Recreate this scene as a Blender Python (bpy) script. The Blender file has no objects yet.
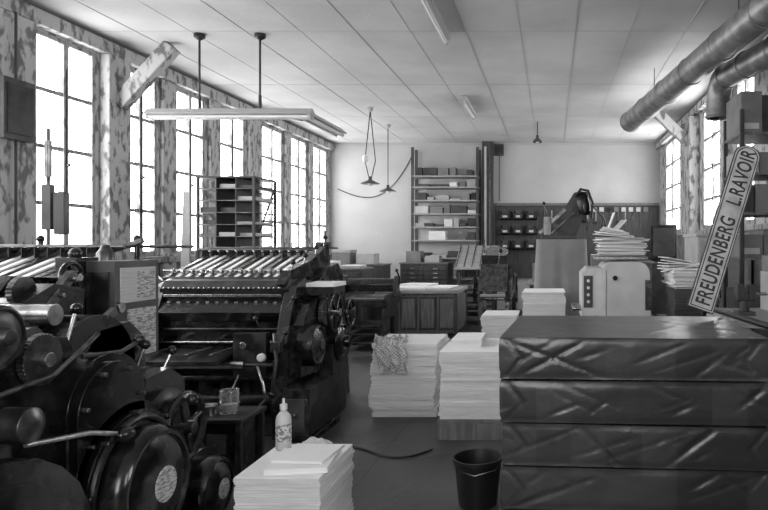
import bpy, bmesh, math, random
from mathutils import Vector, Matrix, noise, Euler
random.seed(7)
V=Vector
sc=bpy.context.scene
# ---------------------------------------------------------------- materials
def mat(name,v,rough=.6,metal=0.,v2=None,scale=4.,stretch=(1,1,1),lo=.35,hi=.65,bump=0.,bscale=30.,detail=5.,bstretch=(1,1,1),rough2=None,trans=0.,spec=.5):
    m=bpy.data.materials.new(name); m.use_nodes=True
    nt=m.node_tree; N=nt.nodes; L=nt.links; p=N['Principled BSDF']
    p.inputs['Base Color'].default_value=(v,v,v,1); p.inputs['Roughness'].default_value=rough
    p.inputs['Metallic'].default_value=metal; p.inputs['Specular IOR Level'].default_value=spec
    if trans: p.inputs['Transmission Weight'].default_value=trans
    tc=N.new('ShaderNodeTexCoord')
    if v2 is not None:
        mp=N.new('ShaderNodeMapping'); mp.inputs['Scale'].default_value=stretch
        no=N.new('ShaderNodeTexNoise'); no.inputs['Scale'].default_value=scale; no.inputs['Detail'].default_value=detail
        cr=N.new('ShaderNodeValToRGB'); e=cr.color_ramp.elements
        e[0].position=lo; e[0].color=(v,v,v,1); e[1].position=hi; e[1].color=(v2,v2,v2,1)
        L.new(tc.outputs['Object'],mp.inputs[0]); L.new(mp.outputs[0],no.inputs['Vector']); L.new(no.outputs[0],cr.inputs[0])
        L.new(cr.outputs[0],p.inputs['Base Color'])
        if rough2 is not None:
            mr=N.new('ShaderNodeMapRange'); mr.inputs[3].default_value=rough; mr.inputs[4].default_value=rough2
            mr.inputs[1].default_value=lo; mr.inputs[2].default_value=hi
            L.new(no.outputs[0],mr.inputs[0]); L.new(mr.outputs[0],p.inputs['Roughness'])
    if bump:
        mp2=N.new('ShaderNodeMapping'); mp2.inputs['Scale'].default_value=bstretch
        n2=N.new('ShaderNodeTexNoise'); n2.inputs['Scale'].default_value=bscale; n2.inputs['Detail'].default_value=4
        b=N.new('ShaderNodeBump'); b.inputs['Strength'].default_value=bump; b.inputs['Distance'].default_value=.02
        L.new(tc.outputs['Object'],mp2.inputs[0]); L.new(mp2.outputs[0],n2.inputs['Vector']); L.new(n2.outputs[0],b.inputs['Height']); L.new(b.outputs[0],p.inputs['Normal'])
    return m
def checker_mat(name,a,b,scale):
    m=bpy.data.materials.new(name); m.use_nodes=True
    nt=m.node_tree; N=nt.nodes; L=nt.links; p=N['Principled BSDF']
    tc=N.new('ShaderNodeTexCoord'); c=N.new('ShaderNodeTexChecker'); c.inputs['Scale'].default_value=scale
    c.inputs[1].default_value=(a,a,a,1); c.inputs[2].default_value=(b,b,b,1)
    L.new(tc.outputs['Object'],c.inputs[0]); L.new(c.outputs[0],p.inputs['Base Color']); p.inputs['Roughness'].default_value=.9
    return m
def wrap_mat():
    m=bpy.data.materials.new('wrap_film'); m.use_nodes=True
    nt=m.node_tree; N=nt.nodes; L=nt.links; p=N['Principled BSDF']
    tc=N.new('ShaderNodeTexCoord'); sn=N.new('ShaderNodeVectorMath'); sn.operation='SNAP'; sn.inputs[1].default_value=(.16,3,.2)
    wn=N.new('ShaderNodeTexWhiteNoise'); cr=N.new('ShaderNodeValToRGB'); e=cr.color_ramp.elements
    e[0].position=.4; e[0].color=(.016,.016,.016,1); e[1].position=.6; e[1].color=(.028,.028,.028,1)
    L.new(tc.outputs['Object'],sn.inputs[0]); L.new(sn.outputs[0],wn.inputs['Vector']); L.new(wn.outputs['Value'],cr.inputs[0]); L.new(cr.outputs[0],p.inputs['Base Color'])
    p.inputs['Roughness'].default_value=.30; p.inputs['Specular IOR Level'].default_value=.6
    no=N.new('ShaderNodeTexNoise'); no.inputs['Scale'].default_value=4.0; no.inputs['Detail'].default_value=4.0; no.inputs['Roughness'].default_value=.5
    b=N.new('ShaderNodeBump'); b.inputs['Strength'].default_value=.36; b.inputs['Distance'].default_value=.03
    L.new(tc.outputs['Object'],no.inputs['Vector']); L.new(no.outputs[0],b.inputs['Height'])
    L.new(b.outputs[0],p.inputs['Normal'])
    return m
BLK=mat('black_enamel',.004,.15,v2=.018,scale=7,detail=12,lo=.42,hi=.7,rough2=.42,bump=.04,bscale=6,spec=.5)
BLK2=mat('worn_black_iron',.009,.32,v2=.038,scale=11,detail=12,rough2=.55,lo=.42,hi=.68,spec=.45)
DRK=mat('dark_grey_paint',.035,.45,v2=.07,scale=5,spec=.4)
STL=mat('steel',.50,.26,.92,v2=.26,scale=20)
STD=mat('oily_steel',.16,.3,.85,v2=.06,scale=15)
PAP=mat('white_paper',.86,.85,v2=.80,scale=3)
PAPS=mat('paper_edges',.66,.9,v2=.85,scale=6,stretch=(1,1,40),bump=.4,bscale=6,bstretch=(.6,.6,70))
PAPG=mat('grey_paper',.45,.9,v2=.55,scale=6,stretch=(1,1,30))
PRN=mat('printed_sheet',.20,.8,v2=.55,scale=60,stretch=(.5,.5,3),lo=.45,hi=.52)
WHT=mat('white_plastic',.62,.4,v2=.50,scale=4,detail=10)
WOOD=mat('grey_wood',.10,.6,v2=.18,scale=5,stretch=(6,6,.6),bump=.2,bscale=15,bstretch=(5,5,.4))
WOODD=mat('dark_wood',.025,.55,v2=.06,scale=5,stretch=(6,6,.6))
WOODL=mat('light_wood',.26,.6,v2=.36,scale=5,stretch=(.6,5,5))
PEEL=mat('peeling_paint',.46,.8,v2=.15,scale=10,stretch=(1.1,1.1,.6),lo=.50,hi=.60,detail=15,bump=.7,bscale=16,bstretch=(1.1,1.1,.8))
FRM=mat('window_frame_paint',.34,.6,v2=.14,scale=12,stretch=(1.5,1.5,.7),lo=.5,hi=.6,detail=12)
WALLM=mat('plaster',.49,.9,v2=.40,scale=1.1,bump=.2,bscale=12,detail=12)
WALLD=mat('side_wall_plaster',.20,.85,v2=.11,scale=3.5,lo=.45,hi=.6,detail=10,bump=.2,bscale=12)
CEIL=mat('ceiling_panels',.56,.9,v2=.46,scale=.8,bump=.15,bscale=18,detail=13,lo=.4,hi=.62)
CEILS=mat('ceiling_batten',.42,.9)
CARD=mat('cardboard',.16,.8,v2=.22,scale=4)
CARDL=mat('cardboard_light',.34,.8,v2=.40,scale=4)
DUCT=mat('galvanised_duct',.30,.42,.45,v2=.17,scale=6,lo=.4,hi=.6,detail=10)
ENAM=mat('white_enamel',.7,.3)
ENAMD=mat('aged_enamel',.42,.4)
TARP=mat('grey_tarpaulin',.20,.8,v2=.26,scale=3,bump=.3,bscale=6)
RAG=checker_mat('plaid_cloth',.26,.6,62)
CLO=mat('white_cloth',.62,.9,v2=.5,scale=8,bump=.3,bscale=20)
RUB=mat('black_rubber',.010,.5,spec=.4)
GLS=mat('clear_glass',.85,.05,trans=.9)
TUBE=mat('unlit_tube',.75,.3)
LAB=mat('label',.2,.6,v2=.6,scale=50,lo=.48,hi=.52)
INK=mat('sign_ink',.010,.6)
SGN=mat('sign_face',.42,.6,v2=.26,scale=10,detail=12,lo=.42)
WRAP=wrap_mat()
def floor_mat():
    m=mat('worn_floor',.026,.34,v2=.10,scale=1.6,detail=15,rough2=.62,lo=.36,hi=.7,bump=.2,bscale=14)
    nt=m.node_tree; N=nt.nodes; L=nt.links; p=N['Principled BSDF']
    src=p.inputs['Base Color'].links[0].from_socket
    tc=N.new('ShaderNodeTexCoord'); br=N.new('ShaderNodeTexBrick'); br.inputs['Scale'].default_value=1
    br.inputs['Brick Width'].default_value=1.1; br.inputs['Row Height'].default_value=4.0; br.inputs['Mortar Size'].default_value=.006
    br.offset=0
    br.inputs['Color1'].default_value=(1,1,1,1); br.inputs['Color2'].default_value=(1,1,1,1); br.inputs['Mortar'].default_value=(.4,.4,.4,1)
    mx=N.new('ShaderNodeMix'); mx.data_type='RGBA'; mx.blend_type='MULTIPLY'; mx.inputs[0].default_value=1
    L.new(tc.outputs['Object'],br.inputs[0]); L.new(src,mx.inputs[6]); L.new(br.outputs[0],mx.inputs[7]); L.new(mx.outputs[2],p.inputs['Base Color'])
    return m
FLR=floor_mat()
# ---------------------------------------------------------------- mesh builder
class MB:
    def __init__(s,name):
        s.name=name; s.bm=bmesh.new(); s.mats=[]
    def mi(s,m):
        if m not in s.mats: s.mats.append(m)
        return s.mats.index(m)
    def face(s,vs,m,smooth=False):
        try: f=s.bm.faces.new(vs)
        except ValueError: return
        f.material_index=s.mi(m); f.smooth=smooth
    def box(s,x0,x1,y0,y1,z0,z1,m):
        c=((x0+x1)/2,(y0+y1)/2,(z0+z1)/2)
        s.obox(c,(x1-x0,y1-y0,z1-z0),(0,0,0),m)
    def obox(s,c,size,rot,m):
        R=Euler(rot).to_matrix(); c=V(c); h=V(size)/2
        v=[s.bm.verts.new(c+R@V((sx*h.x,sy*h.y,sz*h.z))) for sz in(-1,1) for sy in(-1,1) for sx in(-1,1)]
        for q in((0,2,3,1),(4,5,7,6),(0,1,5,4),(2,6,7,3),(0,4,6,2),(1,3,7,5)): s.face([v[i] for i in q],m)
    def beam(s,p0,p1,w,t,m,up=(0,0,1)):
        p0=V(p0);p1=V(p1); d=(p1-p0).normalized(); a=d.cross(V(up)); 
        if a.length<.01: a=d.cross(V((0,1,0)))
        a.normalize(); b=a.cross(d)
        v=[s.bm.verts.new(p+a*(i*w/2)+b*(j*t/2)) for p in(p0,p1) for i,j in((-1,-1),(1,-1),(1,1),(-1,1))]
        for q in((0,1,2,3),(7,6,5,4),(0,4,5,1),(1,5,6,2),(2,6,7,3),(3,7,4,0)): s.face([v[i] for i in q],m)
    def sweep(s,pts,rs,m,seg=10,caps=True):
        pts=[V(p) for p in pts]; n=len(pts)
        if not hasattr(rs,'__len__'): rs=[rs]*n
        rings=[]; prev=None
        for i,p in enumerate(pts):
            if i==0: d=pts[1]-p
            elif i==n-1: d=p-pts[i-1]
            else: d=(pts[i+1]-p).normalized()+(p-pts[i-1]).normalized()
            d.normalize()
            if prev is None:
                a=d.cross(V((0,0,1)))
                if a.length<.05: a=d.cross(V((0,1,0)))
            else: a=prev-d*prev.dot(d)
            a.normalize(); prev=a; b=d.cross(a)
            rings.append([s.bm.verts.new(p+(a*math.cos(t)+b*math.sin(t))*rs[i]) for t in[2*math.pi*k/seg for k in range(seg)]])
        for i in range(n-1):
            for k in range(seg):
                s.face([rings[i][k],rings[i][(k+1)%seg],rings[i+1][(k+1)%seg],rings[i+1][k]],m,True)
        if caps: s.face(rings[0][::-1],m); s.face(rings[-1],m)
    def cyl(s,p0,p1,r,m,r1=None,seg=20,caps=True):
        s.sweep([p0,p1],[r,r if r1 is None else r1],m,seg,caps)
    def lathe(s,c,axis,prof,m,seg=28,caps=True):
        c=V(c); d=V(axis).normalized(); a=d.cross(V((0,0,1)))
        if a.length<.05: a=V((1,0,0))
        a.normalize(); b=d.cross(a); rings=[]
        for r,h in prof:
            rings.append([s.bm.verts.new(c+d*h+(a*math.cos(t)+b*math.sin(t))*max(r,1e-4)) for t in[2*math.pi*k/seg for k in range(seg)]])
        for i in range(len(prof)-1):
            for k in range(seg):
                s.face([rings[i][k],rings[i][(k+1)%seg],rings[i+1][(k+1)%seg],rings[i+1][k]],m,True)
        if caps: s.face(rings[0][::-1],m); s.face(rings[-1],m)
    def ring(s,c,axis,R,r,m,seg=28,k=8):
        prof=[(R+r*math.cos(2*math.pi*i/k),r*math.sin(2*math.pi*i/k)) for i in range(k+1)]
        s.lathe(c,axis,prof,m,seg,False)
    def sph(s,c,r,m,sx=1,sy=1,sz=1,seg=14):
        c=V(c); n=seg//2; rings=[]
        for i in range(n+1):
            ph=math.pi*i/n
            rings.append([s.bm.verts.new(c+V((r*sx*max(math.sin(ph),.003)*math.cos(t),r*sy*max(math.sin(ph),.003)*math.sin(t),r*sz*math.cos(ph)))) for t in[2*math.pi*k/seg for k in range(seg)]])
        for i in range(n):
            for k in range(seg): s.face([rings[i][k],rings[i+1][k],rings[i+1][(k+1)%seg],rings[i][(k+1)%seg]],m,True)
    def prism(s,ax,pts,a0,a1,m,smooth=False):
        def P(p,a):
            return V((a,p[0],p[1])) if ax=='X' else (V((p[0],a,p[1])) if ax=='Y' else V((p[0],p[1],a)))
        A=[s.bm.verts.new(P(p,a0)) for p in pts]; B=[s.bm.verts.new(P(p,a1)) for p in pts]; n=len(pts)
        s.face(A,m); s.face(B[::-1],m)
        for i in range(n): s.face([A[i],B[i],B[(i+1)%n],A[(i+1)%n]],m,smooth)
    def grid(s,fn,nu,nv,m,smooth=True):
        g=[[s.bm.verts.new(V(fn(i/nu,j/nv))) for j in range(nv+1)] for i in range(nu+1)]
        for i in range(nu):
            for j in range(nv): s.face([g[i][j],g[i+1][j],g[i+1][j+1],g[i][j+1]],m,smooth)
    def gear(s,c,R,t,m,n=36,axis='X'):
        pts=[]
        for i in range(n*2):
            a=2*math.pi*i/(n*2); r=R if i%2 else R*.94
            pts.append((c[1]+r*math.cos(a),c[2]+r*math.sin(a)))
        s.prism('X',pts,c[0]-t/2,c[0]+t/2,m)
    def wheel(s,c,axis,R,m,m2=None,rim=.022,spokes=5,hub=.035):
        m2=m2 or m; c=V(c); d=V(axis).normalized()
        s.ring(c,d,R,rim,m)
        s.cyl(c-d*.04,c+d*.05,hub,m2,seg=14)
        a=d.cross(V((0,0,1)));
        if a.length<.05:a=V((1,0,0))
        a.normalize(); b=d.cross(a)
        for k in range(spokes):
            t=2*math.pi*k/spokes+.3
            s.cyl(c,c+(a*math.cos(t)+b*math.sin(t))*R,.014,m,seg=8)
    def knob(s,p0,p1,m=None,ms=None,r=.008,R=.022):
        s.cyl(p0,p1,r,ms or STL,seg=8); s.sph(p1,R,m or BLK,seg=12)
    def finish(s,bevel=0.,seg=2,origin=True,angle=38,merge=False):
        bm=s.bm
        if merge: bmesh.ops.remove_doubles(bm,verts=bm.verts[:],dist=1e-4)
        bmesh.ops.recalc_face_normals(bm,faces=bm.faces[:])
        for e in bm.edges:
            if len(e.link_faces)==2:
                try:
                    if e.calc_face_angle()>math.radians(angle): e.smooth=False
                except Exception: pass
        me=bpy.data.meshes.new(s.name); 
        xs=[v.co.x for v in bm.verts]; ys=[v.co.y for v in bm.verts]; zs=[v.co.z for v in bm.verts]
        o=V(((min(xs)+max(xs))/2,(min(ys)+max(ys))/2,min(zs))) if origin else V((0,0,0))
        for v in bm.verts: v.co-=o
        bm.to_mesh(me); bm.free()
        for m in s.mats: me.materials.append(m)
        ob=bpy.data.objects.new(s.name,me); ob.location=o; sc.collection.objects.link(ob)
        if bevel:
            md=ob.modifiers.new('bevel','BEVEL'); md.width=bevel; md.segments=seg; md.limit_method='ANGLE'; md.angle_limit=math.radians(45)
            md.harden_normals=False
        return ob
def stack(b,x0,x1,y0,y1,z0,z1,m=PAPS,lay=.02,jit=.006,top=PAP):
    z=z0; w=0
    while z<z1-1e-4:
        h=min(lay*random.uniform(.5,1.5),z1-z)
        w=w*.8+random.uniform(-jit,jit); u=random.uniform(-jit,jit)
        b.obox(((x0+x1)/2+w,(y0+y1)/2+u,z+h/2),(x1-x0,y1-y0,h*.95),(0,0,random.uniform(-.012,.012)),m)
        z+=h
    b.obox(((x0+x1)/2,(y0+y1)/2,z1+.003),(x1-x0,y1-y0,.006),(0,0,.01),top)
# ---------------------------------------------------------------- room shell
XL,XR,YB,YF,H=-5.18,2.48,15.1,-3.0,4.02
WT=.09
b=MB('floor'); b.box(XL-.3,XR+.3,YF-.3,YB+.3,-.1,0,FLR); b.finish()
b=MB('ceiling'); b.box(XL-.3,XR+.3,YF-.3,YB+.3,H,H+.1,CEIL)
x=XL+.55
while x<XR:
    b.box(x-.006,x+.006,YF,YB,H-.005,H+.01,CEILS); x+=1.22
x=XL+.55+.61
while x<XR:
    b.box(x-.003,x+.003,YF,YB,H-.003,H+.01,CEILS); x+=1.22
y=YF+.6
while y<YB:
    b.box(XL,XR,y-.004,y+.004,H-.003,H+.01,CEILS); y+=2.4
b.finish()
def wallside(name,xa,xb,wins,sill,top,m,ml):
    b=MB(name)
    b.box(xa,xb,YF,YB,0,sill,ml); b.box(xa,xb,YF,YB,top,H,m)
    y=YF
    for (a,c) in sorted(wins):
        b.box(xa,xb,y,a,sill,top,m); y=c
    b.box(xa,xb,y,YB,sill,top,m)
    return b.finish()
LW=[(.0,.9),(1.2,2.1),(2.4,3.3),(3.6,4.5),(4.85,5.75),(6.48,7.36),(7.86,8.50),(8.92,9.66),(10.10,10.92),(11.55,12.44),(12.82,13.66),(14.0,14.88)]
RW=[(12.7,14.3),(9.43,10.75),(8.0,8.8),(.3,1.5),(-1.6,-.4)]
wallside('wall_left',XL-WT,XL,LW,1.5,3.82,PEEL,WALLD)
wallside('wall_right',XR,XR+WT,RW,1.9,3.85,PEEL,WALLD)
b=MB('wall_back'); b.box(XL-.3,XR+.3,YB,YB+.3,0,H,WALLM); b.finish()
b=MB('wall_front'); b.box(XL-.3,XR+.3,YF-.3,YF,0,1.2,WALLM); b.box(XL-.3,XR+.3,YF-.3,YF,3.7,H,WALLM)
for a,c in((XL-.3,-1.9),(-.1,XR+.3)): b.box(a,c,YF-.3,YF,1.2,3.7,WALLM)
b.finish()
wn=1
def window(xc,wins,sill,top,sg):
    global wn
    for (a,c) in wins:
        b=MB('window_%d'%wn); wn+=1
        x0,x1=sorted((xc,xc-sg*.05)); t=.045
        b.box(x0,x1,a,a+t,sill,top,FRM); b.box(x0,x1,c-t,c,sill,top,FRM)
        b.box(x0,x1,a+t,c-t,sill,sill+.07,FRM); b.box(x0,x1,a+t,c-t,top-t,top,FRM)
        mid=(a+c)/2
        b.box(x0-.005,x1+.005,mid-.035,mid+.035,sill,top,FRM)
        for k in range(1,4):
            z=sill+(top-sill)*k/4
            b.box(x0+.01,x1-.01,a,c,z-.020,z+.020,FRM)
        xh=x1+.01 if sg>0 else x0-.01
        b.cyl((xh,mid,sill+.3),(xh,mid,top-.3),.008,STD,seg=6); b.sph((xh+sg*.02,mid,sill+1.0),.02,STD)
        b.finish()
window(XL-.005,LW,1.5,3.82,1); window(XR+.005,RW,1.9,3.85,-1)
b=MB('trim_left'); b.box(XL,XL+.10,YF,YB,3.84,3.99,PEEL); b.box(XL,XL+.09,YF,YB,1.42,1.5,FRM); b.finish(.006)
b=MB('trim_right'); b.box(XR-.10,XR,YF,YB,3.87,3.99,PEEL); b.box(XR-.06,XR,YF,YB,1.83,1.9,FRM); b.finish(.006)
b=MB('trim_back'); b.box(XL,XR,YB-.03,YB,3.97,4.02,CEILS); b.finish()
b=MB('baseboard_back'); b.box(XL,XR,YB-.03,YB,0,.15,WOODD); b.finish()
def post(x0,x1,y0,y1,brace=None):
    b=MB('timber_post'); b.box(x0,x1,y0,y1,0,3.84,PEEL)
    b.box(x0,x1+.012,y0-.01,y1+.01,1.45,1.55,PEEL)
    if brace: b.beam(brace[0],brace[1],.14,.17,PEEL)
    b.finish(.012)
post(XL,XL+.10,5.86,6.40)
post(XL,XL+.12,7.42,7.80,((XL+.10,7.62,3.30),(XL+.72,7.62,3.98)))
for a,c in((8.56,8.86),(9.74,10.04),(11.0,11.48),(12.5,12.76),(13.72,13.94)): post(XL,XL+.05,a,c)
post(XR-.17,XR,11.0,11.4,((XR-.15,11.2,3.4),(XR-.72,11.2,3.97)))
post(XR-.10,XR,9.0,9.3)
b=MB('fuse_box'); b.box(XL+.115,XL+.18,5.92,6.28,2.63,3.2,DRK); b.box(XL+.18,XL+.19,5.95,6.25,2.68,3.15,BLK2); b.cyl((XL+.14,6.1,3.2),(XL+.14,6.1,3.84),.012,DRK,seg=8)
b.cyl((XL+.14,6.1,1.6),(XL+.14,6.1,2.63),.012,DRK,seg=8); b.finish(.006)
# ---------------------------------------------------------------- ducts & lamps
b=MB('ventilation_duct')
p0=V((1.18,10,3.54)); p1=V((2.20,2.6,3.72))
b.sweep([p0,p1],.15,DUCT,24,False); b.sweep([p0+(p1-p0).normalized()*.01,p1],.14,BLK2,24,False)
d=(p1-p0).normalized()
for i in range(9):
    q=p0+d*(i*.9+.02); b.ring(q,d,.152,.009,DUCT)
for i in(1,4,7):
    q=p0+d*(i*.9+.4); b.cyl(q+V((0,0,.14)),(q.x,q.y,H),.006,STD,seg=6)
b.finish()
b=MB('ventilation_duct')
pts=[(1.87,7.35,3.08),(1.87,7.35,3.28)]
for k in range(1,7):
    t=math.pi/2*k/6; pts.append((1.87+.02*k/6,7.35-.20*(1-math.cos(t)),3.28+.22*math.sin(t)))
pts+=[(2.13,6.2,3.52),(2.27,5.3,3.54),(2.45,4.9,3.54)]
b.sweep(pts,.135,DUCT,24,False)
for q,dd in(((1.87,7.35,3.1),(0,0,1)),((1.9,7.1,3.5),(.2,-1,0)),((2.0,6.7,3.51),(.2,-1,0)),((2.13,6.2,3.52),(.2,-1,0))): b.ring(q,dd,.137,.009,DUCT)
b.cyl((2.1,6.3,3.6),(2.1,6.3,H),.006,STD,seg=6)
b.finish()
b=MB('suspended_fluorescent_lamp')
def tubelight(b,x0,x1,y,z,rods):
    b.prism('X',[(y-.02,z+.05),(y+.02,z+.05),(y+.09,z-.01),(y+.085,z-.02),(y-.085,z-.02),(y-.09,z-.01)],x0,x1,ENAMD)
    for yy in(y-.045,y+.045):
        b.cyl((x0+.03,yy,z-.045),(x1-.03,yy,z-.045),.019,TUBE,seg=12)
        for xx in(x0+.02,x1-.02): b.box(xx-.015,xx+.015,yy-.02,yy+.02,z-.07,z-.01,ENAMD)
    for xr in rods:
        b.cyl((xr,y,z+.05),(xr,y,H),.012,BLK2,seg=8); b.lathe((xr,y,H-.07),(0,0,1),[(.02,0),(.06,.03),(.06,.07)],BLK2)
        b.cyl((xr,y,z+.04),(xr,y,z+.2),.018,BLK2,seg=8)
tubelight(b,-4.55,-2.70,7.3,3.13,(-3.97,-3.29))
x,z=-2.80,3.13
b.prism('Y',[(x-.02,z+.05),(x+.02,z+.05),(x+.09,z-.01),(x+.085,z-.02),(x-.085,z-.02),(x-.09,z-.01)],7.40,8.55,ENAMD)
for xx in(x-.045,x+.045): b.cyl((xx,7.43,z-.045),(xx,8.52,z-.045),.019,TUBE,seg=12)
b.cyl((-3.6,7.3,z+.03),(x,8.2,z+.04),.008,STD,seg=6)
b.finish()
def ceil_light(x,y0,y1):
    b=MB('ceiling_fluorescent_lamp')
    b.box(x-.05,x+.05,y0,y1,H-.07,H-.008,ENAMD); b.cyl((x,y0+.03,H-.10),(x,y1-.03,H-.10),.02,TUBE,seg=12)
    for yy in(y0+.02,y1-.02): b.box(x-.02,x+.02,yy-.015,yy+.015,H-.13,H-.06,ENAMD)
    b.finish(.004)
ceil_light(-1.2,5.7,7.3); ceil_light(-1.42,10.3,11.6); ceil_light(-1.2,1.5,3.0)
def pendant(x,y,z,double):
    b=MB('pendant_lamp')
    b.lathe((x,y,H-.08),(0,0,1),[(.02,0),(.05,.03),(.05,.08)],ENAMD)
    if double:
        b.sweep([(x-.0,y,H-.05),(x-.09,y,z+.4),(x-.02,y,z+.1)],.008,RUB,6); b.sweep([(x,y,H-.05),(x+.09,y,z+.4),(x+.02,y,z+.1)],.008,RUB,6)
        b.lathe((x-.085,y,z+.38),(0,0,1),[(.03,0),(.045,.02),(.045,.1),(.02,.12)],ENAM,16)
    else: b.cyl((x,y,H-.05),(x,y,z+.1),.008,RUB,seg=6)
    b.cyl((x,y,z+.03),(x,y,z+.13),.03,BLK2,seg=12)
    b.lathe((x,y,z),(0,0,1),[(.16,0),(.155,.012),(.08,.05),(.035,.07),(.03,.09)],DRK,caps=False)
    b.lathe((x,y,z),(0,0,1),[(.154,.002),(.078,.044),(.03,.062)],ENAM,caps=False)
    b.sph((x,y,z+.0),.035,TUBE)
    b.finish()
pendant(-3.15,11.2,2.70,True); pendant(-3.25,12.8,2.70,False)
b=MB('pendant_lamp'); b.cyl((-.3,12.5,3.75),(-.3,12.5,H),.01,RUB,seg=6); b.lathe((-.3,12.5,3.62),(0,0,1),[(.09,0),(.085,.04),(.03,.09),(.03,.14)],DRK,18,False); b.sph((-.3,12.5,3.65),.04,TUBE); b.finish()
# ---------------------------------------------------------------- shared press parts
def feedboard(b,x0,x1,y0,y1,z0,z1,n):
    b.prism('X',[(y0,z0-.03),(y1,z1-.03),(y1,z1),(y0,z0)],x0,x1,BLK2)
    for i in range(n):
        x=x0+.05+(x1-x0-.1)*i/(n-1)
        b.prism('X',[(y0+.02,z0+.001),(y1-.05,z1-.01),(y1-.05,z1+.004),(y0+.02,z0+.012)],x-.030,x+.008,PAP if i%3 else STL)
        b.lathe((x,y0+.12*(y1-y0),z0+.03+.12*(z1-z0)),(1,0,0),[(.028,-.012),(.028,.012)],STL,14)
        b.box(x-.03,x-.024,y1-.14,y1,z1-.01,z1+.055,BLK)
        b.sph((x+.01,y1-.05,z1+.04),.018,STL,seg=10)
    b.cyl((x0-.05,y0+.1,z0+.06),(x1+.05,y0+.1,z0+.06),.010,STL,seg=10)
    b.cyl((x0-.08,y1-.02,z1+.06),(x1+.08,y1-.02,z1+.06),.014,STD,seg=10)
def disc_cover(b,x,y,z,r,m,t=.1):
    b.lathe((x,y,z),(1,0,0),[(r,-.05),(r,t*.45),(r*.97,t*.7),(r*.90,t*.85),(r*.84,t*.85),(r*.82,t*.75),(r*.6,t*.95),(r*.3,t*1.05)],m,44)
def bolts(b,x,y,z,r,n,m=None,rb=.012):
    for k in range(n):
        t=2*math.pi*k/n+.2; b.cyl((x-.02,y+r*math.cos(t),z+r*math.sin(t)),(x+.014,y+r*math.cos(t),z+r*math.sin(t)),rb,m or STD,seg=6)
def arch(y,z,r,zb,n=14):
    return [(y-r,zb)]+[(y-r*math.cos(math.pi*k/n),z+r*math.sin(math.pi*k/n)) for k in range(n+1)]+[(y+r,zb)]
# ---------------------------------------------------------------- foreground press
b=MB('cylinder_printing_press')
b.box(-3.9,-2.2,1.7,4.1,0,.34,BLK2)
prof=[(1.6,0),(1.6,1.22),(2.0,1.27),(2.35,1.27),(2.6,1.2),(2.75,1.12)]
prof+=[(3.28,.98),(3.5,1.0),(3.72,.94),(3.86,.78),(3.92,.55),(4.05,.42),(4.15,.25),(4.2,0)]
b.prism('X',prof,-2.30,-2.18,BLK)
b.prism('X',[(y,z*.98) for y,z in prof],-3.95,-3.85,BLK)
b.prism('X',arch(3.02,.88,.27,.2,20),-2.2,-2.06,BLK,True)
b.prism('X',arch(3.02,.88,.23,.2,20),-2.07,-2.04,BLK,True)
b.prism('X',arch(3.14,.50,.39,.0,24),-2.2,-2.04,BLK,True)
b.prism('X',arch(3.14,.50,.35,.0,24),-2.05,-2.01,BLK,True)
b.prism('X',[(1.6,0),(1.6,.80),(2.1,.86),(2.35,.86),(2.5,.83),(2.62,.76),(2.72,.66),(2.78,.54),(2.80,.40),(2.80,0)],-2.2,-1.98,BLK)
b.prism('X',[(1.6,.1),(1.6,.72),(2.1,.78),(2.33,.78),(2.46,.75),(2.56,.69),(2.65,.60),(2.70,.5),(2.71,.38),(2.71,.1)],-1.99,-1.96,BLK)
disc_cover(b,-1.99,3.13,.50,.28,BLK,.12)
b.lathe((-1.865,3.13,.50),(1,0,0),[(.085,-.01),(.085,.006)],PRN,20)
b.ring((-1.93,3.13,.50),(1,0,0),.235,.005,STL,40)
b.ring((-2.0,3.13,.50),(1,0,0),.315,.018,BLK2,40)
bolts(b,-2.0,3.14,.50,.345,9); bolts(b,-2.03,3.02,.88,.20,7)
b.prism('X',arch(3.90,.20,.23,.0,18),-2.2,-2.10,BLK,True)
disc_cover(b,-2.10,3.90,.19,.19,BLK,.12)
b.lathe((-1.98,3.90,.19),(1,0,0),[(.06,-.03),(.06,.01)],PRN,20)
b.wheel((-2.0,3.54,.66),(1,0,0),.17,BLK,STD,.024,4); b.cyl((-2.25,3.54,.66),(-1.96,3.54,.66),.03,STL)
b.lathe((-2.10,3.54,.66),(1,0,0),[(.21,-.08),(.21,0),(.17,.03),(.05,.04)],BLK2,36)
b.sph((-1.94,3.50,.82),.032,BLK)
b.prism('X',[(3.36,.3),(3.4,.95),(3.62,.97),(3.76,.88),(3.78,.3)],-2.2,-2.13,BLK)
b.lathe((-2.12,2.46,1.30),(1,0,0),[(.11,-.03),(.11,.02),(.09,.035),(.04,.035),(.03,.07),(.0,.07)],STD,28); b.ring((-2.1,2.46,1.30),(1,0,0),.11,.014,BLK)
b.cyl((-2.3,2.46,1.3),(-2.12,2.46,1.3),.04,BLK)
b.gear((-2.145,2.72,1.17),.11,.03,STD); b.cyl((-2.16,2.72,1.17),(-2.10,2.72,1.17),.03,STL)
b.prism('X',[(2.2,1.0),(2.2,1.2),(2.6,1.28),(2.9,1.24),(3.0,1.1),(2.8,.95)],-2.2,-2.17,BLK)
b.lathe((-2.05,2.52,.95),(1,0,0),[(.07,-.08),(.07,.03),(.03,.05),(.0,.05)],STD,20)
b.sweep([(-2.03,2.5,.88),(-2.0,2.8,.84),(-1.96,2.93,.80)],.012,STL,8); b.sph((-1.95,2.96,.79),.042,BLK,1,1.2,.8)
b.sweep([(-2.1,2.9,1.15),(-2.06,3.1,1.14),(-2.05,3.2,1.17)],.011,STD,8); b.sph((-2.05,3.22,1.18),.028,BLK)
b.sweep([(-2.12,2.35,1.06),(-2.11,2.75,1.10),(-2.10,3.0,1.24)],.011,STD,8)
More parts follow.
